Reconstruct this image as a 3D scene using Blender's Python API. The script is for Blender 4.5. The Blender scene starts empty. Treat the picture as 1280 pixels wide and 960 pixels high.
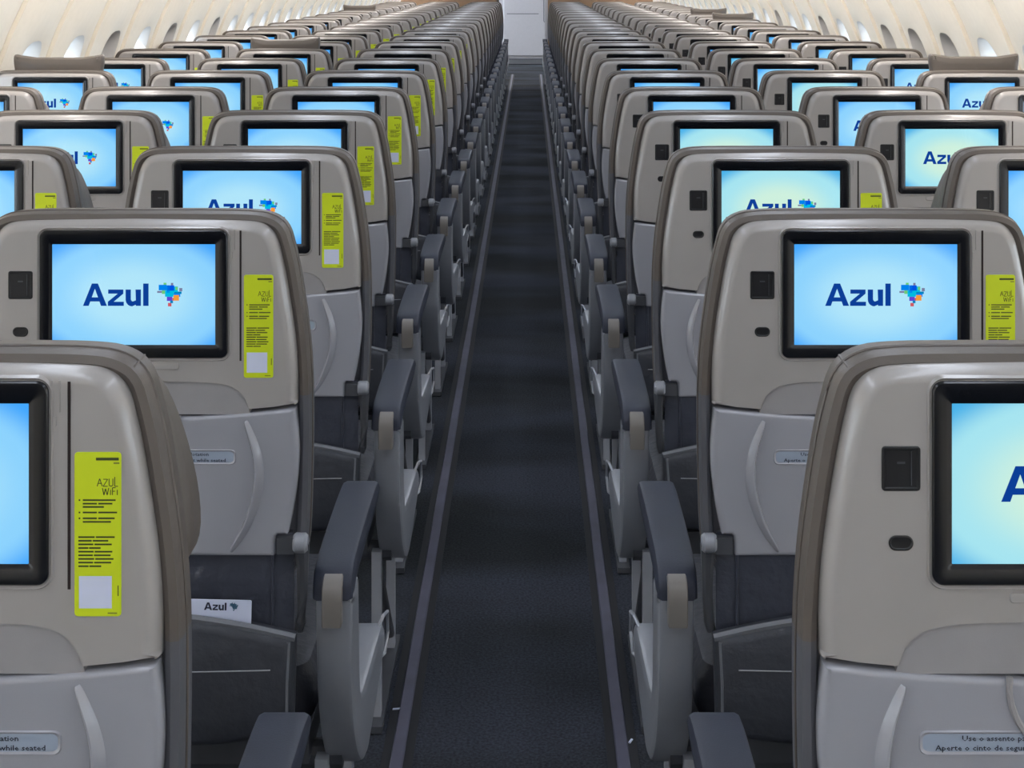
import bpy, bmesh, math, random
from mathutils import Vector
from mathutils.geometry import tessellate_polygon

random.seed(7)
S = bpy.context.scene
COL = S.collection

# ------------------------------------------------------------------ camera
cam_data = bpy.data.cameras.new('camera')
cam = bpy.data.objects.new('camera', cam_data)
COL.objects.link(cam)
cam.location = (0.03, 0.0, 1.45)
cam.rotation_euler = (math.pi / 2, 0, 0)
cam_data.sensor_fit = 'HORIZONTAL'
cam_data.sensor_width = 36.0
cam_data.lens = 1950 / 1280 * 36.0
cam_data.shift_x = -21.3 / 1280
cam_data.shift_y = -509.6 / 1280
cam_data.clip_start = 0.05
cam_data.clip_end = 200
S.camera = cam

# ------------------------------------------------------------------ world, exposure
S.view_settings.view_transform = 'Standard'
S.view_settings.look = 'None'
S.view_settings.exposure = 0.0
S.view_settings.gamma = 1.0
S.view_settings.use_curve_mapping = False
W = bpy.data.worlds.new('daylight')
S.world = W
W.use_nodes = True
bg = W.node_tree.nodes['Background']
bg.inputs['Color'].default_value = (0.80, 0.90, 1.0, 1)
bg.inputs['Strength'].default_value = 10.0
try:
    S.cycles.max_bounces = 8
    S.cycles.diffuse_bounces = 4
    S.cycles.sample_clamp_indirect = 4.0
    S.cycles.use_denoising = True
except Exception:
    pass


def area(name, loc, rot, sx, sy, power, color):
    d = bpy.data.lights.new(name, 'AREA')
    d.shape = 'RECTANGLE'
    d.size, d.size_y = sx, sy
    d.energy = power
    d.color = color
    o = bpy.data.objects.new(name, d)
    COL.objects.link(o)
    o.location, o.rotation_euler = loc, rot
    return o


# the cabin's lamps: cool aisle strip, warm wash strips over the windows
area('aisle_left_lamp', (-0.60, 12.1, 2.03), (0, math.radians(-25), 0), 0.10, 30, 90, (0.80, 0.87, 1.0))
area('aisle_right_lamp', (0.60, 12.1, 2.03), (0, math.radians(25), 0), 0.10, 30, 90, (0.80, 0.87, 1.0))
area('left_wash_lamp', (-1.22, 11.5, 1.66), (0, math.radians(48), 0), 0.10, 29, 175, (1.0, 0.935, 0.885))
area('right_wash_lamp', (1.22, 11.5, 1.66), (0, math.radians(-48), 0), 0.10, 29, 175, (1.0, 0.935, 0.885))
sun_d = bpy.data.lights.new('sun', 'SUN')
sun_d.energy = 7.0
sun_d.angle = math.radians(1.0)
sun_d.color = (1.0, 0.95, 0.88)
sun = bpy.data.objects.new('sun', sun_d)
COL.objects.link(sun)
sun.rotation_euler = Vector((0.36, 0.85, -0.36)).to_track_quat('-Z', 'Y').to_euler()


# ------------------------------------------------------------------ materials
def lin(c):
    return tuple((x / 255 / 12.92) if x / 255 <= 0.04045 else ((x / 255 + 0.055) / 1.055) ** 2.4 for x in c)


def mat(name, rgb, rough=0.5, metal=0.0, var=0.06, nscale=30.0, bump=0.0, bscale=200.0, spec=0.5, coat=0.0):
    m = bpy.data.materials.new(name)
    m.use_nodes = True
    nt = m.node_tree
    b = nt.nodes['Principled BSDF']
    c = lin(rgb)
    tc = nt.nodes.new('ShaderNodeTexCoord')
    n = nt.nodes.new('ShaderNodeTexNoise')
    n.inputs['Scale'].default_value = nscale
    n.inputs['Detail'].default_value = 3
    nt.links.new(tc.outputs['Object'], n.inputs['Vector'])
    r = nt.nodes.new('ShaderNodeValToRGB')
    r.color_ramp.elements[0].position = 0.3
    r.color_ramp.elements[1].position = 0.7
    r.color_ramp.elements[0].color = (*[x * (1 - var) for x in c], 1)
    r.color_ramp.elements[1].color = (*[min(1, x * (1 + var)) for x in c], 1)
    nt.links.new(n.outputs['Fac'], r.inputs['Fac'])
    nt.links.new(r.outputs['Color'], b.inputs['Base Color'])
    b.inputs['Roughness'].default_value = rough
    b.inputs['Metallic'].default_value = metal
    b.inputs['Specular IOR Level'].default_value = spec
    b.inputs['Coat Weight'].default_value = coat
    b.inputs['Coat Roughness'].default_value = 0.12
    if bump:
        n2 = nt.nodes.new('ShaderNodeTexNoise')
        n2.inputs['Scale'].default_value = bscale
        n2.inputs['Detail'].default_value = 4
        nt.links.new(tc.outputs['Object'], n2.inputs['Vector'])
        bp = nt.nodes.new('ShaderNodeBump')
        bp.inputs['Strength'].default_value = bump
        bp.inputs['Distance'].default_value = 0.01
        nt.links.new(n2.outputs['Fac'], bp.inputs['Height'])
        nt.links.new(bp.outputs['Normal'], b.inputs['Normal'])
    return m


def emit(name, rgb, k=1.0):
    m = bpy.data.materials.new(name)
    m.use_nodes = True
    nt = m.node_tree
    nt.nodes.clear()
    e = nt.nodes.new('ShaderNodeEmission')
    e.inputs['Color'].default_value = (*lin(rgb), 1)
    e.inputs['Strength'].default_value = k
    o = nt.nodes.new('ShaderNodeOutputMaterial')
    nt.links.new(e.outputs[0], o.inputs['Surface'])
    return m


def screen_mat(name, mid, edge, corner):
    """backlit picture: pale centre running to blue at the borders"""
    m = bpy.data.materials.new(name)
    m.use_nodes = True
    nt = m.node_tree
    nt.nodes.clear()
    tc = nt.nodes.new('ShaderNodeTexCoord')
    mp = nt.nodes.new('ShaderNodeMapping')
    mp.inputs['Location'].default_value = (-1.0, 0, -0.94)
    mp.inputs['Scale'].default_value = (2.0, 0.0, 2.0)
    ln = nt.nodes.new('ShaderNodeVectorMath')
    ln.operation = 'LENGTH'
    r = nt.nodes.new('ShaderNodeValToRGB')
    r.color_ramp.interpolation = 'EASE'
    e0, e1 = r.color_ramp.elements
    e0.position, e0.color = 0.25, (*lin(mid), 1)
    e1.position, e1.color = 1.42 / 1.5, (*lin(corner), 1)
    e2 = r.color_ramp.elements.new(0.70)
    e2.color = (*lin(edge), 1)
    sc = nt.nodes.new('ShaderNodeMath')
    sc.operation = 'DIVIDE'
    sc.inputs[1].default_value = 1.5
    e = nt.nodes.new('ShaderNodeEmission')
    gl = nt.nodes.new('ShaderNodeBsdfGlossy')
    gl.inputs['Roughness'].default_value = 0.08
    gl.inputs['Color'].default_value = (0.04, 0.04, 0.04, 1)
    ad = nt.nodes.new('ShaderNodeAddShader')
    o = nt.nodes.new('ShaderNodeOutputMaterial')
    L = nt.links.new
    L(tc.outputs['Generated'], mp.inputs['Vector'])
    L(mp.outputs[0], ln.inputs[0])
    L(ln.outputs['Value'], sc.inputs[0])
    L(sc.outputs[0], r.inputs['Fac'])
    L(r.outputs['Color'], e.inputs['Color'])
    L(e.outputs[0], ad.inputs[0])
    L(gl.outputs[0], ad.inputs[1])
    L(ad.outputs[0], o.inputs['Surface'])
    return m


M = {
    'shell': mat('warm_grey_plastic', (160, 156, 154), 0.26, var=0.03, nscale=9, bump=0.03, bscale=900, coat=0.5),
    'tray': mat('cool_grey_plastic', (153, 154, 162), 0.24, var=0.03, nscale=9, bump=0.03, bscale=900, coat=0.5),
    'recess': mat('recess_grey_plastic', (150, 148, 150), 0.3, var=0.03, bump=0.05, bscale=900),
    'black': mat('black_gloss', (10, 13, 20), 0.22, var=0.1),
    'socket': mat('black_socket_plastic', (16, 17, 22), 0.4, var=0.1),
    'slot': mat('dark_slot', (30, 16, 16), 0.8),
    'leather': mat('taupe_leather', (93, 86, 81), 0.45, var=0.03, nscale=20, bump=0.08, bscale=60),
    'leather_cool_lit': mat('taupe_leather_cool_lit', (86, 87, 93), 0.42, var=0.02, nscale=20, bump=0.05, bscale=60),  # the back's leather with cool aisle light put into its colour
    'dark_leather': mat('slate_leather', (60, 63, 74), 0.32, var=0.10, nscale=14, bump=0.5, bscale=28),
    'pocket': mat('pocket_leather', (50, 53, 61), 0.55, var=0.08, nscale=14, bump=0.3, bscale=40),
    'piping': mat('grey_piping', (104, 107, 114), 0.5),
    'thread': mat('pale_thread', (150, 152, 158), 0.7),
    'seat': mat('seat_leather', (42, 44, 53), 0.55, var=0.08, bump=0.3, bscale=50),
    'pad': mat('navy_rubber', (40, 45, 61), 0.55, var=0.05, bump=0.08, bscale=500),
    'bracket': mat('taupe_bracket', (116, 111, 107), 0.42, var=0.03),
    'shroud': mat('shroud_plastic', (136, 139, 147), 0.3, var=0.03, bump=0.05, bscale=900),
    'steel': mat('brushed_metal', (178, 181, 190), 0.3, metal=0.35, var=0.04),
    'dark_metal': mat('dark_metal', (80, 82, 88), 0.4, metal=0.3, var=0.05),
    'yellow': mat('lime_sticker', (200, 217, 20), 0.5, var=0.02),
    'ink': mat('dark_ink', (52, 64, 24), 0.6),
    'ink_grey': mat('soft_ink', (118, 128, 40), 0.6),
    'placard': mat('placard_label', (150, 162, 180), 0.4, var=0.02),
    'ink_blue': mat('placard_ink', (28, 32, 44), 0.6),
    'paper': mat('card_paper', (205, 212, 235), 0.6, var=0.03),
    'ink_navy': mat('navy_ink', (18, 24, 52), 0.6),
    'ink_teal': mat('teal_ink', (60, 100, 130), 0.6),
    'carpet': mat('navy_carpet', (64, 68, 77), 0.95, var=0.40, nscale=170, bump=0.8, bscale=260, spec=0.1),
    'strip': mat('path_strip', (80, 80, 98), 0.45, var=0.15, nscale=12),
    'strip_edge': mat('strip_edge', (16, 18, 26), 0.7),
    'wall': mat('cream_sidewall', (233, 226, 212), 0.36, var=0.02, bump=0.03, bscale=600),
    'reveal': mat('reveal_plastic', (214, 212, 210), 0.45, var=0.02),
    'shade': mat('shade_plastic', (206, 204, 200), 0.5, var=0.02),
    'ceiling': mat('ceiling_panel', (222, 220, 214), 0.6, var=0.02),
    'partition': mat('tan_partition', (150, 122, 96), 0.5, var=0.06, nscale=6),
    'door': mat('white_door', (182, 181, 187), 0.4, var=0.02),
    'groove': mat('door_groove', (90, 92, 100), 0.6),
    'navy_e': emit('logo_navy', (12, 62, 150)),
    'c1': emit('logo_blue', (0, 130, 235)), 'c2': emit('logo_deep', (0, 84, 225)), 'c3': emit('logo_cyan', (0, 185, 225)),
    'c4': emit('logo_green', (110, 200, 120)), 'c5': emit('logo_orange', (240, 155, 60)), 'c6': emit('logo_violet', (95, 70, 210)),
    'c7': emit('logo_red', (205, 90, 100)), 'c8': emit('logo_grey', (120, 125, 160)), 'c9': emit('logo_teal', (0, 130, 190)),
    'screen_blue': screen_mat('lit_screen_blue', (176, 229, 250), (140, 210, 253), (66, 166, 252)),
    'screen_mint': screen_mat('lit_screen_mint', (206, 240, 222), (166, 228, 240), (74, 178, 232)),
}

# broad random patches across the carpet, darker and less blue
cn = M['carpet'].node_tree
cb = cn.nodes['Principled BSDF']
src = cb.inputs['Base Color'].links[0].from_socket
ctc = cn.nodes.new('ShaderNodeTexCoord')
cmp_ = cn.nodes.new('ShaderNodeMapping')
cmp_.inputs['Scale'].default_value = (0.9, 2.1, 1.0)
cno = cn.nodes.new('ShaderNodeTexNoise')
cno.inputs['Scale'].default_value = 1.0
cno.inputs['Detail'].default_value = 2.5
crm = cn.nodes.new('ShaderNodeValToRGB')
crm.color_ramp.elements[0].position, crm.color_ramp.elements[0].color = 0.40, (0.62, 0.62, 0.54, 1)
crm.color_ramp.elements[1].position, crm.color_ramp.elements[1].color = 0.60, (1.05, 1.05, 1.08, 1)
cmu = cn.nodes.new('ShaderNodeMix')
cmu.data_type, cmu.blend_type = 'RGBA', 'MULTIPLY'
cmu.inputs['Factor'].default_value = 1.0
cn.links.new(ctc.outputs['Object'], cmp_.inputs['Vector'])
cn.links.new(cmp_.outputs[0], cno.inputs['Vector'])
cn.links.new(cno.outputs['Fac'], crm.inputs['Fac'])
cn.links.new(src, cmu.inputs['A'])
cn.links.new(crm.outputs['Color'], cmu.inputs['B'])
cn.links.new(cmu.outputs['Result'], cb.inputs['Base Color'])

gm = bpy.data.materials.new('window_acrylic')
gm.use_nodes = True
nt = gm.node_tree
nt.nodes.clear()
tr = nt.nodes.new('ShaderNodeBsdfTransparent')
tr.inputs['Color'].default_value = (0.93, 0.95, 0.96, 1)
gls = nt.nodes.new('ShaderNodeBsdfGlossy')
gls.inputs['Roughness'].default_value = 0.03
mx = nt.nodes.new('ShaderNodeMixShader')
ou = nt.nodes.new('ShaderNodeOutputMaterial')
mx.inputs[0].default_value = 0.06
nt.links.new(tr.outputs[0], mx.inputs[1])
nt.links.new(gls.outputs[0], mx.inputs[2])
nt.links.new(mx.outputs[0], ou.inputs['Surface'])
M['glass'] = gm


# ------------------------------------------------------------------ mesh helpers
class MB:
    """collects vertices and faces of ONE mesh; faces carry a material slot"""

    def __init__(self):
        self.v, self.f, self.m = [], [], []

    def add(self, vs, fs, mi=0):
        o = len(self.v)
        self.v += [tuple(p) for p in vs]
        for f in fs:
            self.f.append([i + o for i in f])
            self.m.append(mi)

    def box(self, x0, x1, y0, y1, z0, z1, mi=0):
        vs = [(x, y, z) for x in (x0, x1) for y in (y0, y1) for z in (z0, z1)]
        self.add(vs, [(0, 1, 3, 2), (4, 6, 7, 5), (0, 4, 5, 1), (2, 3, 7, 6), (0, 2, 6, 4), (1, 5, 7, 3)], mi)

    def quad(self, a, b, c, d, mi=0):
        self.add([a, b, c, d], [(0, 1, 2, 3)], mi)

    def pillow(self, outline, rings, fmap, mi=0, k=None, cap0=True, cap1=True):
        """stack of insets of a 2-D outline: rings = [(inset, depth)], fmap(u, v, d) -> point"""
        n = len(outline)
        a2 = sum(outline[i][0] * outline[(i + 1) % n][1] - outline[(i + 1) % n][0] * outline[i][1] for i in range(n))
        sg = 1 if a2 > 0 else -1
        nor = []
        for i in range(n):
            p, q, r = outline[i - 1], outline[i], outline[(i + 1) % n]
            e1 = Vector((q[0] - p[0], q[1] - p[1])).normalized()
            e2 = Vector((r[0] - q[0], r[1] - q[1])).normalized()
            n1, n2 = Vector((-e1.y, e1.x)) * sg, Vector((-e2.y, e2.x)) * sg
            b = (n1 + n2)
            b = b.normalized() if b.length > 1e-6 else n1
            nor.append(b / max(0.5, b.dot(n1)))
        vs, fs = [], []
        for (ins, d) in rings:
            for i in range(n):
                kk = k[i] if k else 1.0
                u = outline[i][0] + nor[i].x * ins * kk
                v = outline[i][1] + nor[i].y * ins * kk
                vs.append(fmap(u, v, d))
        for a in range(len(rings) - 1):
            for i in range(n):
                j = (i + 1) % n
                fs.append((a * n + i, a * n + j, (a + 1) * n + j, (a + 1) * n + i))
        for cap, a in ((cap0, 0), (cap1, len(rings) - 1)):
            if cap:
                fs += [tuple(a * n + i for i in t) for t in tessellate_polygon([[Vector(vs[a * n + i]) for i in range(n)]])]
        self.add(vs, fs, mi)

    def tube(self, pts, r, seg=8, closed=False, mi=0):
        pts = [Vector(p) for p in pts]
        n = len(pts)
        vs, fs = [], []
        up0 = Vector((0.13, 0.27, 0.95)).normalized()
        for i, p in enumerate(pts):
            if closed:
                t = pts[(i + 1) % n] - pts[i - 1]
            else:
                t = pts[min(i + 1, n - 1)] - pts[max(i - 1, 0)]
            t.normalize()
            up = up0 if abs(t.dot(up0)) < 0.95 else Vector((1, 0, 0))
            a = t.cross(up).normalized()
            b = t.cross(a)
            rr = r[i] if isinstance(r, (list, tuple)) else r
            for s in range(seg):
                an = 2 * math.pi * s / seg
                vs.append(p + a * (rr * math.cos(an)) + b * (rr * math.sin(an)))
        for i in range(n if closed else n - 1):
            j = (i + 1) % n
            for s in range(seg):
                s2 = (s + 1) % seg
                fs.append((i * seg + s, i * seg + s2, j * seg + s2, j * seg + s))
        if not closed:
            fs.append(tuple(range(seg)))
            fs.append(tuple((n - 1) * seg + s for s in range(seg)))
        self.add(vs, fs, mi)

    def mesh(self, name, mats, angle=35, recalc=True):
        me = bpy.data.meshes.new(name)
        me.from_pydata(self.v, [], self.f)
        for m in mats:
            me.materials.append(M[m])
        me.polygons.foreach_set('material_index', self.m)
        if recalc:
            b = bmesh.new()
            b.from_mesh(me)
            bmesh.ops.recalc_face_normals(b, faces=b.faces)
            b.to_mesh(me)
            b.free()
        me.polygons.foreach_set('use_smooth', [True] * len(me.polygons))
        me.update()
        try:
            me.set_sharp_from_angle(angle=math.radians(angle))
        except Exception:
            pass
        return me


def link(name, me, parent=None, loc=(0, 0, 0)):
    o = bpy.data.objects.new(name, me)
    COL.objects.link(o)
    if parent is not None:
        o.parent = parent
    o.location = loc
    return o


def tag(o, label=None, cat=None, group=None, kind=None):
    if label:
        o['label'] = label
    if cat:
        o['category'] = cat
    if group:
        o['group'] = group
    if kind:
        o['kind'] = kind
    return o


def arc(cx, cy, rx, ry, a0, a1, n):
    return [(cx + rx * math.cos(math.radians(a0 + (a1 - a0) * i / n)), cy + ry * math.sin(math.radians(a0 + (a1 - a0) * i / n))) for i in range(n + 1)]


def rrect(x0, x1, y0, y1, r, n=5):
    return (arc(x1 - r, y0 + r, r, r, -90, 0, n) + arc(x1 - r, y1 - r, r, r, 0, 90, n)
            + arc(x0 + r, y1 - r, r, r, 90, 180, n) + arc(x0 + r, y0 + r, r, r, 180, 270, n))


def smooth_open(pts, it=2):
    """corner-cutting of an open polyline, ends kept"""
    for _ in range(it):
        q = [pts[0]]
        for a, b in zip(pts[:-1], pts[1:]):
            q.append((a[0] * .75 + b[0] * .25, a[1] * .75 + b[1] * .25))
            q.append((a[0] * .25 + b[0] * .75, a[1] * .25 + b[1] * .75))
        q.append(pts[-1])
        pts = q
    return pts


def mirror_outline(right):
    """right half listed from bottom to top (x>0) -> closed outline, counter-clockwise"""
    return right + [(-x, y) for x, y in reversed(right)]


BACK = lambda u, v, d: (u, -d, v)          # depth d comes out of the seat back, towards the camera
MI = {}


def seam(x):
    """height of the joint between back shell and tray table"""
    return 0.853 + 0.014 * min(1.0, (abs(x) / 0.222)) ** 2


# ------------------------------------------------------------------ seat parts
def make_seat_meshes():
    # --- back shell (upper grey moulding), notched below for the latch recess
    side = smooth_open([(0.2215, seam(.222)), (0.2225, 0.91), (0.2195, 0.96), (0.208, 1.032), (0.2015, 1.065),
                        (0.194, 1.096), (0.176, 1.1155), (0.148, 1.1195), (0.0, 1.121)], 3)
    notch = smooth_open([(0.155, seam(.155)), (0.148, 0.880), (0.128, 0.894), (0.08, 0.897), (0.0, 0.898)], 2)
    right = list(reversed(notch)) + [(0.19, seam(.19))] + side
    right = right[:-1] + [right[-1]]
    outline = right[:-1] + [right[-1]] + [(-x, y) for x, y in reversed(right[1:-1])]
    k = []
    for (x, y) in outline:
        k.append(0.12 if (y < 0.8995 and abs(x) < 0.2) else (0.22 if y < seam(x) + 0.003 else 1.0))
    b = MB()
    rings = [(0.0, -0.035), (0.0, -0.022), (0.0012, -0.014), (0.004, -0.0075), (0.0075, -0.003), (0.0115, -0.0008), (0.015, 0.0), (0.0165, 0.0)]
    b.pillow(outline, rings, BACK, k=k)
    # two fine moulded ridges and the seat-number pip beside the slot
    for x in (0.1295, 0.1365):
        b.pillow(rrect(x - .0012, x + .0012, 1.078, 1.106, .001, 2), [(0, -.001), (0.0006, 0.0012)], BACK)
    b.pillow(rrect(0.131, 0.1345, 1.066, 1.076, .0015, 3), [(0, -.001), (0.0006, 0.0012)], BACK)
    # light lip below the screen
    b.pillow(rrect(-0.062, 0.062, 0.915, 0.926, .004, 3), [(0, -.001), (0.0015, .0018), (0.003, .002)], BACK)
    MI['back_shell'] = b.mesh('back_shell', ['shell'])
    # --- recess plate behind the notch
    b = MB()
    b.pillow(mirror_outline([(0.158, seam(.158) - .006), (0.150, 0.883), (0.13, 0.9), (0.08, 0.903)]), [(0, -.03), (0, -.0028)], BACK)
    MI['latch_recess'] = b.mesh('latch_recess', ['recess'])
    # --- screen surround (raised lip) and black bezel
    b = MB()
    o1 = rrect(-0.1325, 0.1325, 0.9265, 1.110, 0.014, 6)
    o2 = rrect(-0.1275, 0.1275, 0.9315, 1.105, 0.010, 6)
    n = len(o1)
    for (da, db, A, B) in ((-.002, .0025, o1, [(x * .985, 1.01825 + (y - 1.01825) * .978) for x, y in o1]), (.0025, -.001, [(x * .985, 1.01825 + (y - 1.01825) * .978) for x, y in o1], o2)):
        vs = [BACK(x, y, da) for x, y in A] + [BACK(x, y, db) for x, y in B]
        b.add(vs, [(i, (i + 1) % n, n + (i + 1) % n, n + i) for i in range(n)])
    MI['screen_surround'] = b.mesh('screen_surround', ['shell'], 60)
    b = MB()
    lev = [(0.1278, 0.9312, 1.1053, .010, -.002), (0.1275, 0.9315, 1.105, .010, .002), (0.1262, .9328, 1.1037, .009, .0032),
           (0.1165, 0.9445, 1.0925, .004, .0032), (0.1145, .9465, 1.0905, .003, .0022), (0.1105, .9495, 1.0858, .0015, .0006)]
    rr = [[BACK(x, y, d) for x, y in rrect(-w, w, z0, z1, r, 6)] for (w, z0, z1, r, d) in lev]
    n = len(rr[0])
    b.add([p for ring in rr for p in ring], [(a * n + i, a * n + (i + 1) % n, (a + 1) * n + (i + 1) % n, (a + 1) * n + i) for a in range(len(rr) - 1) for i in range(n)])
    MI['screen_bezel'] = b.mesh('screen_bezel', ['black'], 30)
    # --- display and logo
    for nm, mm in (('display', 'screen_blue'), ('display_mint', 'screen_mint')):
        b = MB()
        b.quad(BACK(-.1107, .9493, .0008), BACK(.1107, .9493, .0008), BACK(.1107, 1.0860, .0008), BACK(-.1107, 1.0860, .0008))
        MI[nm] = b.mesh(nm, [mm])
    MI['logo'] = logo_mesh('logo', 1 / 922.0, 0.0, 1.0165, .0013, ['navy_e', 'c1', 'c2', 'c3', 'c4', 'c5', 'c6', 'c7', 'c8', 'c9'])
    # --- socket, jack, card slot
    b = MB()
    b.pillow(rrect(-.1705, -.1375, 1.0115, 1.0495, .003, 4), [(0, -.002), (0, .0008), (.0008, .0014), (.0024, .0014), (.0032, .0004)], BACK)
    b.quad(BACK(-.1575, 1.0345, .0009), BACK(-.1505, 1.0345, .0009), BACK(-.1505, 1.0365, .0009), BACK(-.1575, 1.0365, .0009), 1)
    b.box(-.1455, -.1449, -.0012, 0, 1.016, 1.045, 1)
    MI['power_socket'] = b.mesh('power_socket', ['socket', 'dark_metal'])
    b = MB()
    b.pillow(rrect(-.1645, -.1435, .9605, .9735, .0064, 6), [(0, -.002), (0, .0008), (.0012, .0012), (.0022, .0002)], BACK)
    MI['headphone_jack'] = b.mesh('headphone_jack', ['socket'])
    b = MB()
    b.box(.1437, .1462, -.0006, .004, .9275, 1.1045)
    MI['card_slot'] = b.mesh('card_slot', ['slot'])
    # --- lime sticker with its print
    b = MB()
    b.pillow(rrect(.1495, .1895, .9045, 1.0445, .003, 3), [(0, .0), (.0002, .0007)], BACK)
    MI['sticker'] = b.mesh('sticker', ['yellow'])
    b = MB()

    def line(x, z, w, h=.0014, mi=0):
        b.quad(BACK(x, z, .0009), BACK(x + w, z, .0009), BACK(x + w, z + h, .0009), BACK(x, z + h, .0009), mi)
    line(.168, 1.0375, .0195, .0024)
    line(.183, 1.0345, .005, .0014, 1)
    for (z, ws) in ((1.003, (.028,)), (1.000, (.012, .012)), (.9972, (.018,)), (.9925, (.012, .016)), (.9875, (.012, .014)), (.9845, (.024,))):
        x = .1568
        for w_ in ws:
            line(x, z, w_)
            x += w_ + .0012
    for z in (1.003, .9925, .9875):
        line(.1533, z, .0014)
    for i, w_ in enumerate((.031, .0255, .0285, .019, .029, .0275, .030, .028, .0195)):
        line(.153, .9715 - i * .0031, w_ * .45)
        line(.153 + w_ * .48, .9715 - i * .0031, w_ * .52)
    line(.1865, .922, .0008, .009)
    b.quad(BACK(.1535, .9115, .0009), BACK(.1815, .9115, .0009), BACK(.1815, .939, .0009), BACK(.1535, .939, .0009), 2)
    line(.178, .9068, .008, .0012, 1)
    # hand-drawn AZUL WiFi in thin strokes

    def stroke(pts, t=.0007, mi=0):
        for (x0, z0), (x1, z1) in zip(pts[:-1], pts[1:]):
            d = Vector((x1 - x0, z1 - z0)).normalized()
            px, pz = -d.y * t / 2, d.x * t / 2
            b.quad(BACK(x0 + px, z0 + pz, .0009), BACK(x1 + px, z1 + pz, .0009), BACK(x1 - px, z1 - pz, .0009), BACK(x0 - px, z0 - pz, .0009), mi)
    X, Z = .169, 1.0155
    for p in ([(0, 0), (.0022, .0065), (.0044, 0)], [(.001, .0025), (.0034, .0025)], [(.0052, .006), (.009, .006), (.0052, 0), (.009, 0)],
              [(.0102, .0065), (.0102, .0008), (.0118, 0), (.0134, .0008), (.0134, .0065)], [(.015, .008), (.015, 0), (.0178, 0)],
              [(.0045, -.0015), (.0058, -.0075), (.0072, -.002), (.0086, -.0075), (.0099, -.0015)], [(.0114, -.0075), (.0114, -.003)],
              [(.0131, -.0075), (.0131, -.0012), (.0158, -.0012)], [(.0131, -.0042), (.0152, -.0042)], [(.0172, -.0075), (.0172, -.003)]):
        stroke([(X + a, Z + c) for a, c in p])
    MI['sticker_print'] = b.mesh('sticker_print', ['ink', 'ink_grey', 'paper'], recalc=False)

    # --- tray table
    pts = [(0.0, 0.661), (0.1900, 0.661), (0.1930, 0.664), (0.1930, 0.688), (0.1955, 0.6905), (0.2085, 0.6905)]
    pts += smooth_open([(0.2095, 0.693), (0.2155, 0.72), (0.222, 0.765), (0.2245, 0.80), (0.2225, 0.835), (0.219, seam(.219) - .005)], 2)
    pts += [(x, seam(x) - .0034) for x in (0.214, 0.19, 0.16, 0.12, 0.08, 0.04, 0.0)]
    outline = pts[:-1] + [pts[-1]] + [(-x, y) for x, y in reversed(pts[1:-1])]
    k = [0.6 if y > 0.845 or (y < 0.692 and abs(x) > .189) else 1.0 for x, y in outline]
    b = MB()
    b.pillow(outline, [(0, -.022), (0, -.008), (.001, -.0035), (.0035, -.0008), (.007, .0004), (.010, .0005)], BACK, k=k)
    # crescent ridges
    cl = smooth_open([(0.152, 0.846), (0.170, 0.80), (0.171, 0.755), (0.156, 0.705), (0.132, 0.668)], 3)
    for s in (1, -1):
        vs, fs = [], []
        n = len(cl)
        for i, (x, z) in enumerate(cl):
            t = i / (n - 1)
            w = 0.0145 * math.sin(math.pi * (0.07 + 0.89 * t)) ** 0.8
            a, c = cl[max(i - 1, 0)], cl[min(i + 1, n - 1)]
            d = Vector((c[0] - a[0], c[1] - a[1])).normalized()
            px, pz = -d.y, d.x
            for q, hh in ((.5, -.1), (.40, .12), (.1, .42), (-.2, .60), (-.35, .58), (-.45, .38), (-.5, -.1)):
                vs.append(BACK(s * (x + px * q * w), z + pz * q * w, .0003 + hh * w))
        for i in range(n - 1):
            for j in range(6):
                fs.append((i * 7 + j, i * 7 + j + 1, (i + 1) * 7 + j + 1, (i + 1) * 7 + j))
        b.add(vs, fs)
    MI['tray_table'] = b.mesh('tray_table', ['tray'])
    # --- round turning latch across the seam
    b = MB()
    ring = [(0.062 * math.cos(t * math.pi / 24), -.0012, 0.845 + .062 * math.sin(t * math.pi / 24)) for t in range(24 - 1, 48 + 2)]
    b.tube(ring, .0030, 6)
    b.pillow(arc(0, .858, .034, .034, 0, 360, 31)[:-1], [(0, -.008), (0, .001), (.002, .003), (.006, .0036)], BACK)
    b.pillow(rrect(-.011, .011, .826, .886, .008, 5), [(0, .001), (0, .006), (.002, .009), (.005, .010)], BACK)
    MI['tray_latch'] = b.mesh('tray_latch', ['recess'])
    # --- seat belt placard: raised rim, label, print
    b = MB()
    o1 = rrect(-.139, .139, .7865, .8075, .0065, 5)
    cz = .797
    n = len(o1)
    sh = lambda sx, sz: [(x * sx, cz + (z - cz) * sz) for x, z in o1]
    lv = [(1, 1, 0), (.992, .9, .0022), (.978, .74, .0009), (.976, .72, .0008)]
    vs = [BACK(x, z, d) for sx, sz, d in lv for x, z in sh(sx, sz)]
    b.add(vs, [(a * n + i, a * n + (i + 1) % n, (a + 1) * n + (i + 1) % n, (a + 1) * n + i) for a in range(3) for i in range(n)], 0)
    b.add([BACK(x, z, .0008) for x, z in sh(.976, .72)], [tuple(range(n))], 1)
    text_into(b, 'Use o assento para flutuação | Use bottom cushion for flotation', .0066, -.115, .7986, .0012, 2, width=.204, center=0)
    text_into(b, 'Aperte o cinto de segurança enquanto sentado | Fasten seat belt while seated', .0066, -.125, .7905, .0012, 2, width=.250, center=0)
    MI['placard'] = b.mesh('placard', ['tray', 'placard', 'ink_blue'])
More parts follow.
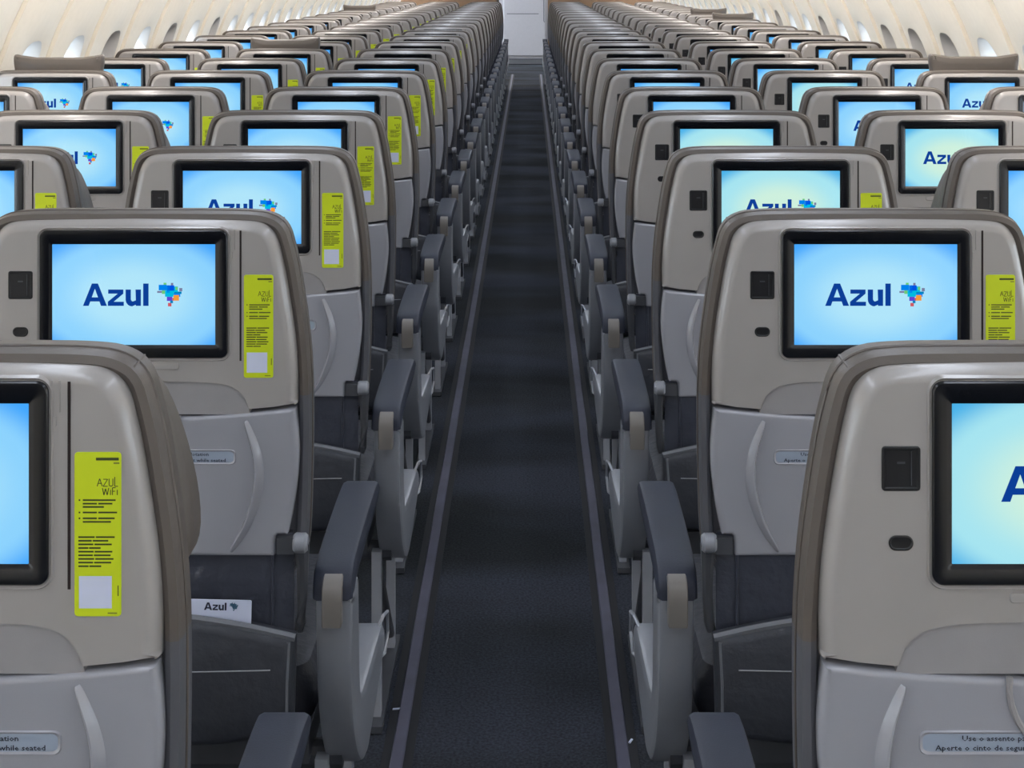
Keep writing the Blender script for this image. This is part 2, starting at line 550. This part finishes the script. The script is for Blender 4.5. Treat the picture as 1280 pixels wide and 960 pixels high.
    # --- tray arms
    for s, nm in ((1, 'tray_arm_r'), (-1, 'tray_arm_l')):
        b = MB()
        b.box(min(s * .194, s * .218), max(s * .194, s * .218), -.002, .012, .665, .687)
        cyl = [(s * .216, .006, .678), (s * .219, .006, .678), (s * .232, .006, .678), (s * .236, .006, .678)]
        b.tube(cyl, [.011, .0135, .0135, .010], 14, mi=1)
        arm = [(s * .227, .008, .676), (s * .2275, .012, .645), (s * .2265, .016, .60), (s * .224, .018, .565), (s * .221, .018, .553)]
        b.tube(arm, [.011, .0085, .0075, .007, .006], 8)
        MI[nm] = b.mesh(nm, ['dark_metal', 'shroud'])
    # --- upholstered back (wraps the shell, proud at the top and sides)
    side = smooth_open([(0.16, 0.425), (0.195, 0.43), (0.203, 0.50), (0.206, 0.625), (0.226, 0.650), (0.2345, 0.668), (0.2385, 0.84), (0.2355, 0.94), (0.222, 1.035), (0.2135, 1.075),
                        (0.204, 1.108), (0.182, 1.123), (0.150, 1.1265), (0.10, 1.127)], 2)
    b = MB()
    b.pillow(mirror_outline(side), [(.03, -.022), (.0155, -.022), (.0145, -.016), (.009, -.0115), (.002, -.0140), (0, -.024), (0, -.056), (.006, -.070), (.016, -.078), (.03, -.080)], BACK)
    for i, f in enumerate(b.f):       # blue aisle light painted into the lower sides: same leather, cooler tone
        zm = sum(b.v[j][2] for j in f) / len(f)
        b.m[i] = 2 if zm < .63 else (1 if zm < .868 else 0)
    MI['back_cushion'] = b.mesh('back_cushion', ['leather', 'leather_cool_lit', 'seat'])
    b = MB()
    for s in (1, -1):     # piping seam running over the corners
        b.tube([(s * x, .034, z) for x, z in side], .0018, 5)
    b.tube([(-.102, .034, 1.127), (.102, .034, 1.127)], .0018, 5)
    for s in (1, -1):     # short stitched dart across each top corner
        b.tube([(s * .1935, .0135, 1.1085), (s * .1955, .020, 1.1125), (s * .1962, .034, 1.1135), (s * .1955, .056, 1.1135)], .0012, 5)
    MI['back_piping'] = b.mesh('back_piping', ['leather'])
    # --- headrest pad on the front, and the folded side wings some seats have
    b = MB()
    ho = mirror_outline(smooth_open([(.11, .915), (.142, .92), (.152, .95), (.150, 1.03), (.157, 1.075), (.154, 1.098), (.138, 1.094), (.08, 1.086)], 2))
    b.pillow(ho, [(.02, -.078), (.005, -.084), (0, -.096), (0, -.112), (.008, -.124), (.02, -.128)], BACK)
    MI['headrest'] = b.mesh('headrest', ['leather'])
    for s, nm in ((1, 'r'), (-1, 'l')):
        b = MB()
        wo = smooth_open([(.15, .890), (.203, .893), (.226, .912), (.225, .965), (.208, 1.03), (.185, 1.078), (.15, 1.085)], 2)
        b.pillow([(s * x, z) for x, z in wo], [(.010, -.084), (.002, -.088), (0, -.096), (0, -.150), (.008, -.162), (.018, -.166)], BACK)
        MI['headrest_wing_' + nm] = b.mesh('headrest_wing', ['leather'])
    # --- lower back cover (slack dark leather under the tray)
    b = MB()
    nx, nz = 26, 14
    vs, fs = [], []
    for j in range(nz + 1):
        z = .445 + (.69 - .445) * j / nz
        for i in range(nx + 1):
            x = -.216 + .432 * i / nx
            e = min(1, (0.216 - abs(x)) / .03)
            wv = .0065 * math.sin(z * 120 + 2.2 * math.sin(x * 9) + 1.2 * math.sin(x * 31)) * (0.5 + 0.5 * math.sin(x * 17 + 1)) * e
            vs.append(BACK(x, z, -.012 + .012 * math.sin(math.pi / 2 * e) * .6 + wv))
    for j in range(nz):
        for i in range(nx):
            a = j * (nx + 1) + i
            fs.append((a, a + 1, a + nx + 2, a + nx + 1))
    b.add(vs, fs)
    b.box(-.214, .214, .013, .030, .45, .69)
    for x in (.188, -.188):
        b.tube([(x, .0045, .45), (x, .0035, .60), (x, .0045, .69)], .0022, 5)
    MI['lower_cover'] = b.mesh('lower_cover', ['dark_leather'], 60)
    # --- literature pocket
    top = [(x, .560 + .031 * (1 - (abs(x) / .222) ** 1.8)) for x in [.222 - .0185 * i for i in range(25)]]
    outline = [(-.205, .425), (-.12, .414), (0, .41), (.12, .414), (.205, .425), (.219, .45)] + top + [(-.219, .45)]
    b = MB()
    b.pillow(outline, [(0, .0), (0.0, .014), (.003, .021), (.008, .026), (.014, .029)], BACK)
    MI['pocket'] = b.mesh('pocket', ['pocket'], 50)
    b = MB()
    b.tube([(x, -.0185, z - .001) for x, z in top], .0056, 6)
    b.tube([(.2135, -.0235, .555), (.211, -.0250, .50), (.2105, -.0240, .44)], .0030, 6)
    b.tube([(-.2135, -.0235, .555), (-.211, -.0250, .50), (-.2105, -.0240, .44)], .0030, 6)
    MI['pocket_rim'] = b.mesh('pocket_rim', ['piping'])
    b = MB()
    b.tube([(x, -.0294, .517 + .003 * (x / .2) ** 2) for x in (-.19, -.1, 0, .1, .19)], .0009, 4)
    MI['stitching'] = b.mesh('stitching', ['thread'])
    # --- seat cushion, frame
    b = MB()
    so = rrect(-.232, .232, .10, .56, .04, 5)
    b.pillow(so, [(.03, .375), (.006, .385), (0, .40), (0, .44), (.012, .462), (.04, .472)], lambda u, v, d: (u, v, d))
    MI['seat_cushion'] = b.mesh('seat_cushion', ['seat'])
    b = MB()
    b.box(-.225, .225, .09, .50, .335, .378)
    for y in (.14, .42):
        b.tube([(-.268, y, .325), (.268, y, .325)], .020, 10)
    MI['seat_frame'] = b.mesh('seat_frame', ['dark_metal'])
    # --- leg frame (aisle end): upright, brace, foot
    for s, nm in ((1, 'r'), (-1, 'l')):
        b = MB()
        x0, x1 = sorted((s * .232, s * .250))
        b.box(x0, x1, .10, .128, .012, .335)
        MI['leg_' + nm] = b.mesh('leg', ['steel'])
        b = MB()
        b.tube([(s * .241, .12, .31), (s * .241, .42, .04)], .009, 8)
        b.box(x0 - .006, x1 + .006, .06, .48, .0025, .016)
        MI['brace_' + nm] = b.mesh('leg_brace', ['dark_metal'])
        # armrest pad (top curves down at its back end)
        b = MB()
        prof = smooth_open([(.018, .594), (.020, .618), (.040, .636), (.12, .643), (.28, .645), (.385, .642), (.404, .630)], 2) \
            + smooth_open([(.402, .618), (.34, .606), (.16, .604), (.075, .600), (.05, .590)], 2)
        c = s * .267
        b.pillow(prof, [(.008, -.0275), (.0025, -.0255), (0, -.021), (0, .021), (.0025, .0255), (.008, .0275)], lambda u, v, d, c=c: (c + d * (1 + .18 * u), u, v))
        MI['armrest_pad_' + nm] = b.mesh('armrest_pad', ['pad'], 40)
        # hinge bracket set into the pad's back end
        b = MB()
        pr = smooth_open([(.004, .563), (.003, .595), (.006, .612), (.016, .624), (.05, .630)], 2) + [(.05, .563)]
        b.pillow(pr, [(.002, -.0135), (0, -.012), (0, .012), (.002, .0135)], lambda u, v, d, c=s * .268: (c + d, u - .002, v))
        MI['armrest_hinge_' + nm] = b.mesh('armrest_hinge', ['bracket'])
        # aisle side shroud: post under the armrest running down and forward
        b = MB()
        prof = smooth_open([(.020, .594), (.022, .52), (.035, .45), (.075, .375), (.14, .312), (.19, .289), (.225, .286), (.25, .292), (.36, .318), (.43, .338), (.452, .346), (.458, .362), (.452, .380),
                            (.436, .392), (.40, .394), (.22, .400), (.150, .405), (.128, .43), (.118, .47), (.114, .54), (.112, .594)], 2)
        c = s * .2685
        b.pillow(prof, [(.007, -.024), (.002, -.023), (0, -.019), (0, .018), (.0025, .023), (.009, .0255), (.013, .0255)], lambda u, v, d, c=c, s=s: (c + s * d * (1 + .6 * max(0, u - .1)), u, v))
        MI['armrest_shroud_' + nm] = b.mesh('armrest_shroud', ['shroud'], 40)
        # recline/release wire loop low at the front of the shroud
        b = MB()
        lp = [(s * .284, .41, .375), (s * .299, .43, .405), (s * .303, .455, .402), (s * .303, .465, .365), (s * .300, .44, .34), (s * .285, .41, .335)]
        b.tube(lp, .0032, 6)
        MI['release_loop_' + nm] = b.mesh('release_loop', ['steel'])
    # --- inner armrest (between two seats of a block), set on the joint
    b = MB()
    prof = smooth_open([(.10, .60), (.105, .628), (.14, .640), (.28, .644), (.385, .640), (.402, .622)], 2) + smooth_open([(.395, .608), (.3, .60), (.16, .592)], 1)
    b.pillow(prof, [(.006, -.024), (0, -.018), (0, .018), (.006, .024)], lambda u, v, d: (d, u, v))
    MI['inner_pad'] = b.mesh('inner_armrest_pad', ['pad'], 40)
    b = MB()
    b.box(-.013, .013, .06, .12, .36, .61)
    MI['inner_post'] = b.mesh('inner_armrest_post', ['shroud'])


def text_into(b, s, size, x, z, d, mi, width=None, center=None):
    cu = bpy.data.curves.new('t', 'FONT')
    cu.body = s
    cu.size = size
    cu.resolution_u = 1
    cu.offset = size * 0.012
    o = bpy.data.objects.new('t', cu)
    COL.objects.link(o)
    dg = bpy.context.evaluated_depsgraph_get()
    me = bpy.data.meshes.new_from_object(o.evaluated_get(dg))
    vs = [v.co.copy() for v in me.vertices]
    fs = [tuple(p.vertices) for p in me.polygons]
    bpy.data.objects.remove(o)
    bpy.data.curves.remove(cu)
    bpy.data.meshes.remove(me)
    if not vs:
        return
    x0, x1 = min(v.x for v in vs), max(v.x for v in vs)
    k = width / (x1 - x0) if width else 1.0
    ox = (center - (x1 - x0) * k / 2) if center is not None else x
    b.add([BACK(ox + (v.x - x0) * k, z + v.y, d) for v in vs], fs, mi)


def logo_mesh(name, u, cx, cz, d, mats, tilt=0.0):
    """the word Azul and the blocky map beside it; pixel-like units of the photograph times u, origin at the screen's middle"""
    b = MB()
    X0, Y0 = 170.5, 369.5

    def P(x, y, e=0.0):
        px, pz = (x - X0) * u, (Y0 - y) * u
        return BACK(cx + px * math.cos(tilt) - pz * math.sin(tilt), cz + px * math.sin(tilt) + pz * math.cos(tilt), d + e)

    def poly(pts, mi=0, e=0.0):
        b.add([P(x, y, e) for x, y in pts], [tuple(range(len(pts)))], mi)
    T, Bm, XH = 354.5, 382.5, 362.0
    # A
    poly([(107, Bm), (118.2, T), (125.8, T), (122, 361), (114.2, Bm)])
    poly([(122, 361), (125.8, T), (137, Bm), (129.6, Bm)])
    poly([(115.8, 377), (117.9, 371.8), (126.1, 371.8), (128, 377)])
    # z
    poly([(138.6, XH), (157.6, XH), (157.6, 367.2), (138.6, 367.2)])
    poly([(150.5, 367.2), (157.6, 367.2), (145.6, 377.3), (138.2, 377.3)])
    poly([(138.2, 377.3), (158.2, 377.3), (158.2, Bm), (138.2, Bm)])
    # u
    poly([(160.4, XH), (167, XH), (167, 374), (160.4, 375)])
    ou_ = arc(168.6, 374.5, 8.2, 8.6, 180, 90, 6)
    ou_ = [(x, y) for x, y in ou_]
    inn = arc(169.6, 373.5, 2.6, 3.4, 180, 90, 6)
    for i in range(6):
        poly([ou_[i], ou_[i + 1], inn[i + 1], inn[i]])
    poly([(168.6, 383.1), (169.6, 376.9), (173.2, 375.5), (174.4, 380.5)])
    poly([(172.8, XH), (179.6, XH), (179.6, Bm), (173.2, Bm), (173.2, 375)])
    # l
    poly([(182.4, T), (189.2, T), (189.2, Bm), (182.4, Bm)])
    # map of coloured blocks: (x0, y0, x1, y1, slot)
    for (x0, y0, x1, y1, mi) in ((202, 356, 212, 363, 1), (208, 353.5, 211.6, 357.2, 4), (212, 356.5, 216, 366, 1), (213, 356.6, 221.5, 363.5, 2), (217.2, 353.6, 220.2, 356.8, 8),
                                 (200, 363.8, 206, 366.2, 8), (206, 363, 211.5, 367.4, 4), (210, 363, 221, 371, 3), (220, 358, 226, 365, 3), (223, 358.5, 226, 362.5, 4),
                                 (227.8, 360, 231.6, 364, 8), (221, 364.5, 230.6, 367.6, 9), (218.5, 366.8, 229, 371, 1), (220.5, 368.8, 227.5, 375.8, 5), (219, 372.4, 224, 376, 7),
                                 (212.2, 371, 219, 376.2, 6), (216.4, 375.6, 220, 379, 9), (213.6, 378.6, 218, 383, 7)):
        e = 0.0002 * (1 + (mi * 7 + int(x0)) % 4)
        poly([(x0, y1), (x1, y1), (x1, y0), (x0, y0)], min(mi, len(mats) - 1), e)
    return b.mesh(name, mats, recalc=False)


make_seat_meshes()

# ------------------------------------------------------------------ the setting
Y_AFT, Y_FRONT = -3.2, 27.5
WC, WR = 0.5, 1.93


def wall_x(h):
    return math.sqrt(max(0.01, WR * WR - (h - WC) ** 2))


def struct(name, me, parent=None):
    o = link(name, me, parent)
    if parent is None:
        o['kind'] = 'structure'
    return o


b = MB()
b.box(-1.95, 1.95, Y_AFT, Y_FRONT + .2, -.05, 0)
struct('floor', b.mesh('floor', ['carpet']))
for i, xc in enumerate((-.214, .204)):
    b = MB()
    prof = [(-.0125, .002), (-.010, .0055), (.010, .0055), (.0125, .002)]
    b.add([(xc + px, y, pz) for y in (Y_AFT + .1, 23.0) for px, pz in prof], [(0, 1, 5, 4), (1, 2, 6, 5), (2, 3, 7, 6)])
    for sx in (-1, 1):
        xa, xb = sorted((xc + sx * .0128, xc + sx * .029))
        b.box(xa, xb, Y_AFT + .1, 23.0, .0002, .0026, 1)
    struct('trim_%d' % (i + 1), b.mesh('path_strip', ['strip', 'strip_edge']))

# ceiling with the undersides of the bins (above the photograph's frame)
b = MB()
prof = [(-wall_x(1.66), 1.66), (-1.35, 1.69), (-.98, 1.70), (-.86, 1.78), (-.80, 2.02), (-.55, 2.10), (0, 2.13), (.55, 2.10), (.80, 2.02), (.86, 1.78), (.98, 1.70), (1.35, 1.69), (wall_x(1.66), 1.66)]
n = len(prof)
vs = [(x, y, z) for y in (Y_AFT, Y_FRONT + .2) for x, z in prof] + [(x, y, 2.4) for y in (Y_AFT, Y_FRONT + .2) for x, z in prof]
fs = [(i, i + 1, n + i + 1, n + i) for i in range(n - 1)] + [(2 * n + i, 2 * n + i + 1, 3 * n + i + 1, 3 * n + i) for i in range(n - 1)]
b.add(vs, fs)
struct('ceiling', b.mesh('ceiling', ['ceiling'], recalc=False))

PITCH = 0.559
OPEN_N = 48


def opening_pt(i, w, h0, h1):
    """window opening outline in (along-cabin u, height): rounded, arched on top"""
    a = 2 * math.pi * (i + .5) / OPEN_N
    c, s = math.cos(a), math.sin(a)
    e = 0.62
    return (w * math.copysign(abs(c) ** e, c), (h0 + h1) / 2 + (h1 - h0) / 2 * math.copysign(abs(s) ** (e + .12), s))


def rect_pt(i, U, h0, h1):
    a = 2 * math.pi * (i + .5) / OPEN_N
    c, s = math.cos(a), math.sin(a)
    k = 1 / max(abs(c), abs(s))
    k2 = [c * k, s * k]
    if abs(abs(k2[0]) - 1) < 1e-6 and abs(k2[1]) > 0.85:
        k2[1] = math.copysign(1, k2[1])
    if abs(abs(k2[1]) - 1) < 1e-6 and abs(k2[0]) > 0.85:
        k2[0] = math.copysign(1, k2[0])
    return (U * k2[0], (h0 + h1) / 2 + (h1 - h0) / 2 * k2[1])


def scallop(u):
    t = (u / (PITCH / 2))
    return 0.026 * (1 - abs(t) ** 2.4) - 0.009 * t


H0, H1 = 0.04, 1.66
WH0, WH1, WW = 0.80, 1.212, 0.145


def panel_mesh(s):
    b = MB()
    rings = []
    for q in range(11):
        t = (q / 10) ** 1.1
        ring = []
        for i in range(OPEN_N):
            (u0, h0), (u1, h1) = opening_pt(i, WW, WH0, WH1), rect_pt(i, PITCH / 2, H0, H1)
            u, h = u0 + (u1 - u0) * t, h0 + (h1 - h0) * t
            lip = 0.006 * math.exp(-(q / 0.8) ** 2)
            ring.append((s * (wall_x(h) - scallop(u) + lip), u, h))
        rings.append(ring)
    vs = [p for r in rings for p in r]
    fs = [(a * OPEN_N + i, a * OPEN_N + (i + 1) % OPEN_N, (a + 1) * OPEN_N + (i + 1) % OPEN_N, (a + 1) * OPEN_N + i) for a in range(10) for i in range(OPEN_N)]
    b.add(vs, fs)
    last = rings[-1]             # returned edges of the panel
    b.add(last + [(x + s * .05, u, h) for x, u, h in last], [(i, (i + 1) % OPEN_N, OPEN_N + (i + 1) % OPEN_N, OPEN_N + i) for i in range(OPEN_N)])
    return b.mesh('sidewall_panel', ['wall'], 40)


def reveal_mesh(s):
    b = MB()
    vs = []
    lv = [(0, 1.0, 1.0), (.012, .965, .975), (.03, .92, .94), (.075, .80, .86), (.085, .78, .84)]
    for (d, kw, kh) in lv:
        for i in range(OPEN_N):
            u, h = opening_pt(i, WW, WH0, WH1)
            hc = (WH0 + WH1) / 2 - .01
            u2, h2 = u * kw, hc + (h - hc) * kh
            x = wall_x(h) - scallop(u) + .006 if d == 0 else wall_x(h2) - scallop(u2) * (1 - d / .085) + d
            vs.append((s * x, u2, h2))
    b.add(vs, [(a * OPEN_N + i, a * OPEN_N + (i + 1) % OPEN_N, (a + 1) * OPEN_N + (i + 1) % OPEN_N, (a + 1) * OPEN_N + i) for a in range(len(lv) - 1) for i in range(OPEN_N)])
    return b.mesh('window_reveal', ['reveal'], 50)


def pane_mesh(s, d, mname, drop=0.0):
    b = MB()
    pts = []
    for i in range(OPEN_N):
        u, h = opening_pt(i, WW, WH0, WH1)
        hc = (WH0 + WH1) / 2 - .01
        h2 = hc + (h - hc) * .86
        pts.append((u * .80, h2))
    for dd in (d, d + .004):
        b.add([(s * (wall_x(h) + dd), u, h) for u, h in pts], [tuple(range(OPEN_N))])
    n = OPEN_N
    o = len(b.v) - 2 * n
    for i in range(n):
        b.f.append([o + i, o + (i + 1) % n, o + n + (i + 1) % n, o + n + i])
        b.m.append(0)
    return b.mesh(mname, [{'pane': 'glass', 'window_shade': 'shade'}[mname]])


wn = 0
for s, side, y0, closed in ((-1, 'left', 5.72, {2, 4, 6}), (1, 'right', 6.02, {1, 2, 3, 6, 9})):
    root = bpy.data.objects.new('wall_' + side, None)
    COL.objects.link(root)
    root['kind'] = 'structure'
    pm, rm, gmesh, shm = panel_mesh(s), reveal_mesh(s), pane_mesh(s, .082, 'pane'), pane_mesh(s, .070, 'window_shade')
    first = int(math.ceil((y0 - Y_AFT) / PITCH))
    for k in range(-first, 40):
        y = y0 + k * PITCH
        if y > 26.9:
            break
        link('sidewall_panel', pm, root, (0, y, 0))
        wn += 1
        w = bpy.data.objects.new('window_%d' % wn, None)
        COL.objects.link(w)
        w.location = (0, y, 0)
        w['kind'] = 'structure'
        link('window_reveal', rm, w)
        link('pane', gmesh, w)
        if k in closed:
            link('window_shade', shm, w)

# aft end: bulkhead behind the camera
b = MB()
b.box(-1.95, 1.95, Y_AFT - .06, Y_AFT, 0, 2.3)
struct('wall_aft', b.mesh('wall_aft', ['ceiling']))

# forward partitions either side of the aisle, and the flight-deck wall
for nm, x0, x1 in (('wall_forward_left', -1.88, -.375), ('wall_forward_right', .262, 1.88)):
    b = MB()
    if x0 < 0:
        b.pillow([(x0, .0), (x1, 0), (x1, 2.0), (x1 - .08, 2.1), (-.86, 2.08), (-.9, 1.70), (-1.45, 1.66), (x0 + .25, 1.5)], [(.004, 0), (0, .004), (0, .036), (.004, .04)], lambda u, v, d: (u, 20.95 + d, v))
        b.box(x1 - .03, x1 + .004, 20.945, 20.995, 0, 2.05, 1)
    else:
        b.pillow([(x0, .0), (x1, 0), (x1 - .25, 1.5), (1.45, 1.66), (.9, 1.70), (.86, 2.08), (x0 + .08, 2.1), (x0, 2.0)], [(.004, 0), (0, .004), (0, .036), (.004, .04)], lambda u, v, d: (u, 20.95 + d, v))
        b.box(x0 - .02, x0 + .02, 20.945, 20.995, 0, 2.05, 2)
    struct(nm, b.mesh('partition', ['partition', 'leather', 'door']))
b = MB()
b.box(-1.95, 1.95, Y_FRONT, Y_FRONT + .06, 0, 2.3)
struct('wall_forward', b.mesh('wall_forward', ['door']))
d1 = bpy.data.objects.new('door_1', None)
COL.objects.link(d1)
d1.location = (0.08, Y_FRONT - .03, 0)
d1['kind'] = 'structure'
b = MB()
b.pillow(rrect(-.50, .30, .05, 2.0, .02, 3), [(0, -.03), (0, .004), (.008, .012)], BACK)
link('door_leaf', b.mesh('door_leaf', ['door']), d1)
b = MB()
b.box(-.44, .12, -.016, -.011, .785, .797)
link('door_groove', b.mesh('door_groove', ['groove']), d1)
b = MB()
o1 = rrect(.21, .31, .64, 1.6, .03, 5)
b.tube([BACK(x, z, .014) for x, z in o1], .006, 5, closed=True)
link('equipment_hatch', b.mesh('equipment_hatch', ['groove']), d1)
b = MB()
b.pillow(rrect(-.42, .44, 25.6, 27.0, .12, 6), [(0, .0), (0, .008), (.01, .012)], lambda u, v, d: (u, v, d))
tag(link('galley_mat', b.mesh('galley_mat', ['strip_edge'])), 'dark rounded mat on the floor in front of the white end door', 'mat')

# ------------------------------------------------------------------ seats
ORD = ['first', 'second', 'third', 'fourth', 'fifth', 'sixth', 'seventh', 'eighth', 'ninth', 'tenth', 'eleventh', 'twelfth', 'thirteenth', 'fourteenth',
       'fifteenth', 'sixteenth', 'seventeenth', 'eighteenth', 'nineteenth', 'twentieth', 'twenty-first', 'twenty-second', 'twenty-third', 'twenty-fourth']
NROWS = 24


def row_y(r):
    return 1.33 if r == 1 else 2.12 + 0.80 * (r - 2)


def seat_x(side, c, r):
    base = (-.507 if r <= 3 else -.529) if side == 'left' else .501
    return base + (-.537 if side == 'left' else .537) * c


RAISED = {('left', 2, 6): .082, ('left', 1, 8): .080, ('right', 2, 6): .085, ('right', 2, 14): .080, ('right', 2, 16): .082, ('left', 2, 18): .082}
WINGS = {('left', 0, 1), ('left', 1, 3), ('left', 1, 4), ('left', 2, 5), ('right', 2, 5), ('right', 1, 3)}
FIRST = {0: 1, 1: 3, 2: 5}
ANN = {0: 'beside the aisle', 1: 'mid-block', 2: 'at the windows'}


def make_seat(side, c, r):
    s = bpy.data.objects.new('airline_seat', None)
    COL.objects.link(s)
    s.location = (seat_x(side, c, r), row_y(r), 0)
    rz = RAISED.get((side, c, r), 0)
    wing = (side, c, r) in WINGS
    where = {0: f'first {side} of the aisle', 1: f'middle of the {side} block', 2: f'by the {side} wall'}[c]
    extra = ' with its headrest raised' if rz else (' with folded headrest wings' if wing else '')
    lab = f'airline seat{extra}, {where}, {ORD[r - 1]} aisle row from camera'
    tag(s, lab, 'seat', f'airline seats {side} of the aisle')
    near, mid = r <= 8, r <= 14
    sh = link('back_shell', MI['back_shell'], s)
    link('latch_recess', MI['latch_recess'], sh)
    if mid:
        link('card_slot', MI['card_slot'], sh)
        link('power_socket', MI['power_socket'], sh)
        link('headphone_jack', MI['headphone_jack'], sh)
    bz = link('screen_bezel', MI['screen_bezel'], s)
    if mid:
        link('screen_surround', MI['screen_surround'], bz)
    mint = (side == 'right' and c == 0 and (r == 1 or r == 3 or r == 4)) or (c == 1 and r % 2 == 0 and side == 'right')
    link('display', MI['display_mint' if mint else 'display'], bz)
    if mid:
        link('logo', MI['logo'], bz)
    st = link('sticker', MI['sticker'], s)
    st['label'] = 'lime yellow instruction sticker'
    if mid:
        link('sticker_print', MI['sticker_print'], st)
    tt = link('tray_table', MI['tray_table'], s)
    if near:
        link('placard', MI['placard'], tt)
    if mid:
        link('tray_latch', MI['tray_latch'], tt)
        link('tray_arm', MI['tray_arm_r'], s)
        link('tray_arm', MI['tray_arm_l'], s)
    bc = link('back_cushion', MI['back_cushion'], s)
    if near:
        link('piping', MI['back_piping'], bc)
    hr = link('headrest', MI['headrest'], s, (0, 0, rz))
    if wing:
        for q in ('r', 'l'):
            link('headrest_wing', MI['headrest_wing_' + q], hr)
    link('lower_back_cover', MI['lower_cover'], s)
    if mid:
        pk = link('literature_pocket', MI['pocket'], s)
        link('pocket_rim', MI['pocket_rim'], pk)
        if near:
            link('stitching', MI['stitching'], pk)
    link('seat_cushion', MI['seat_cushion'], s)
    link('seat_frame', MI['seat_frame'], s)
    if c == 0:
        q = 'r' if side == 'left' else 'l'
        link('leg', MI['leg_' + q], s)
        link('leg', MI['leg_' + q], s, (0, .31, 0))
        link('leg_brace', MI['brace_' + q], s)
        sd = link('armrest_shroud', MI['armrest_shroud_' + q], s)
        link('armrest_hinge', MI['armrest_hinge_' + q], sd)
        link('armrest_pad', MI['armrest_pad_' + q], s)
        if near:
            link('release_loop', MI['release_loop_' + q], sd)
    if c < 2:       # armrest on the joint with the next seat outwards
        ix = .2685 if side == 'right' else -.2685
        link('inner_armrest', MI['inner_pad'], s, (ix, 0, 0))
        if mid:
            link('inner_armrest_post', MI['inner_post'], s, (ix, 0, 0))
    else:
        q = 'l' if side == 'left' else 'r'
        link('leg', MI['leg_' + q], s)
    return s


for r in range(1, NROWS + 1):
    for side in ('left', 'right'):
        for c in (0, 1, 2):
            if r >= FIRST[c]:
                make_seat(side, c, r)

# ------------------------------------------------------------------ small things
# safety card showing above the pocket of the second seat left of the aisle
b = MB()
b.pillow(rrect(.022, .149, .50, .609, .002, 2), [(0, .0085), (0, .0105)], BACK)
card = link('safety_card', b.mesh('safety_card', ['paper']), None, (seat_x('left', 0, 2), row_y(2), 0))
card.rotation_euler = (0, math.radians(1.2), 0)
tag(card, 'white Azul card peeking out of the seat pocket left of the aisle', 'card')
link('card_print', logo_mesh('card_print', 1 / 2700.0, .1085, .600, .0108, ['ink_navy', 'ink_teal', 'ink_teal', 'ink_teal', 'ink_teal', 'ink_teal', 'ink_teal', 'ink_teal', 'ink_teal', 'ink_teal']), card)

for (x, y, a, lab) in ((.222, 2.95, 1.2, 'tiny white paper scrap on the carpet beside the right aisle strip'), (-.232, 3.08, .2, 'tiny white paper scrap on the carpet outside the left aisle strip')):
    b = MB()
    b.pillow([(-.008, -.002), (.008, -.0025), (.009, .002), (-.007, .0025)], [(0, 0), (.0004, .002)], lambda u, v, d: (u, v, d))
    o = link('paper_scrap', b.mesh('paper_scrap', ['paper']), None, (x, y, .003))
    o.rotation_euler = (0, 0, a)
    tag(o, lab, 'scrap', 'paper scraps on the carpet')
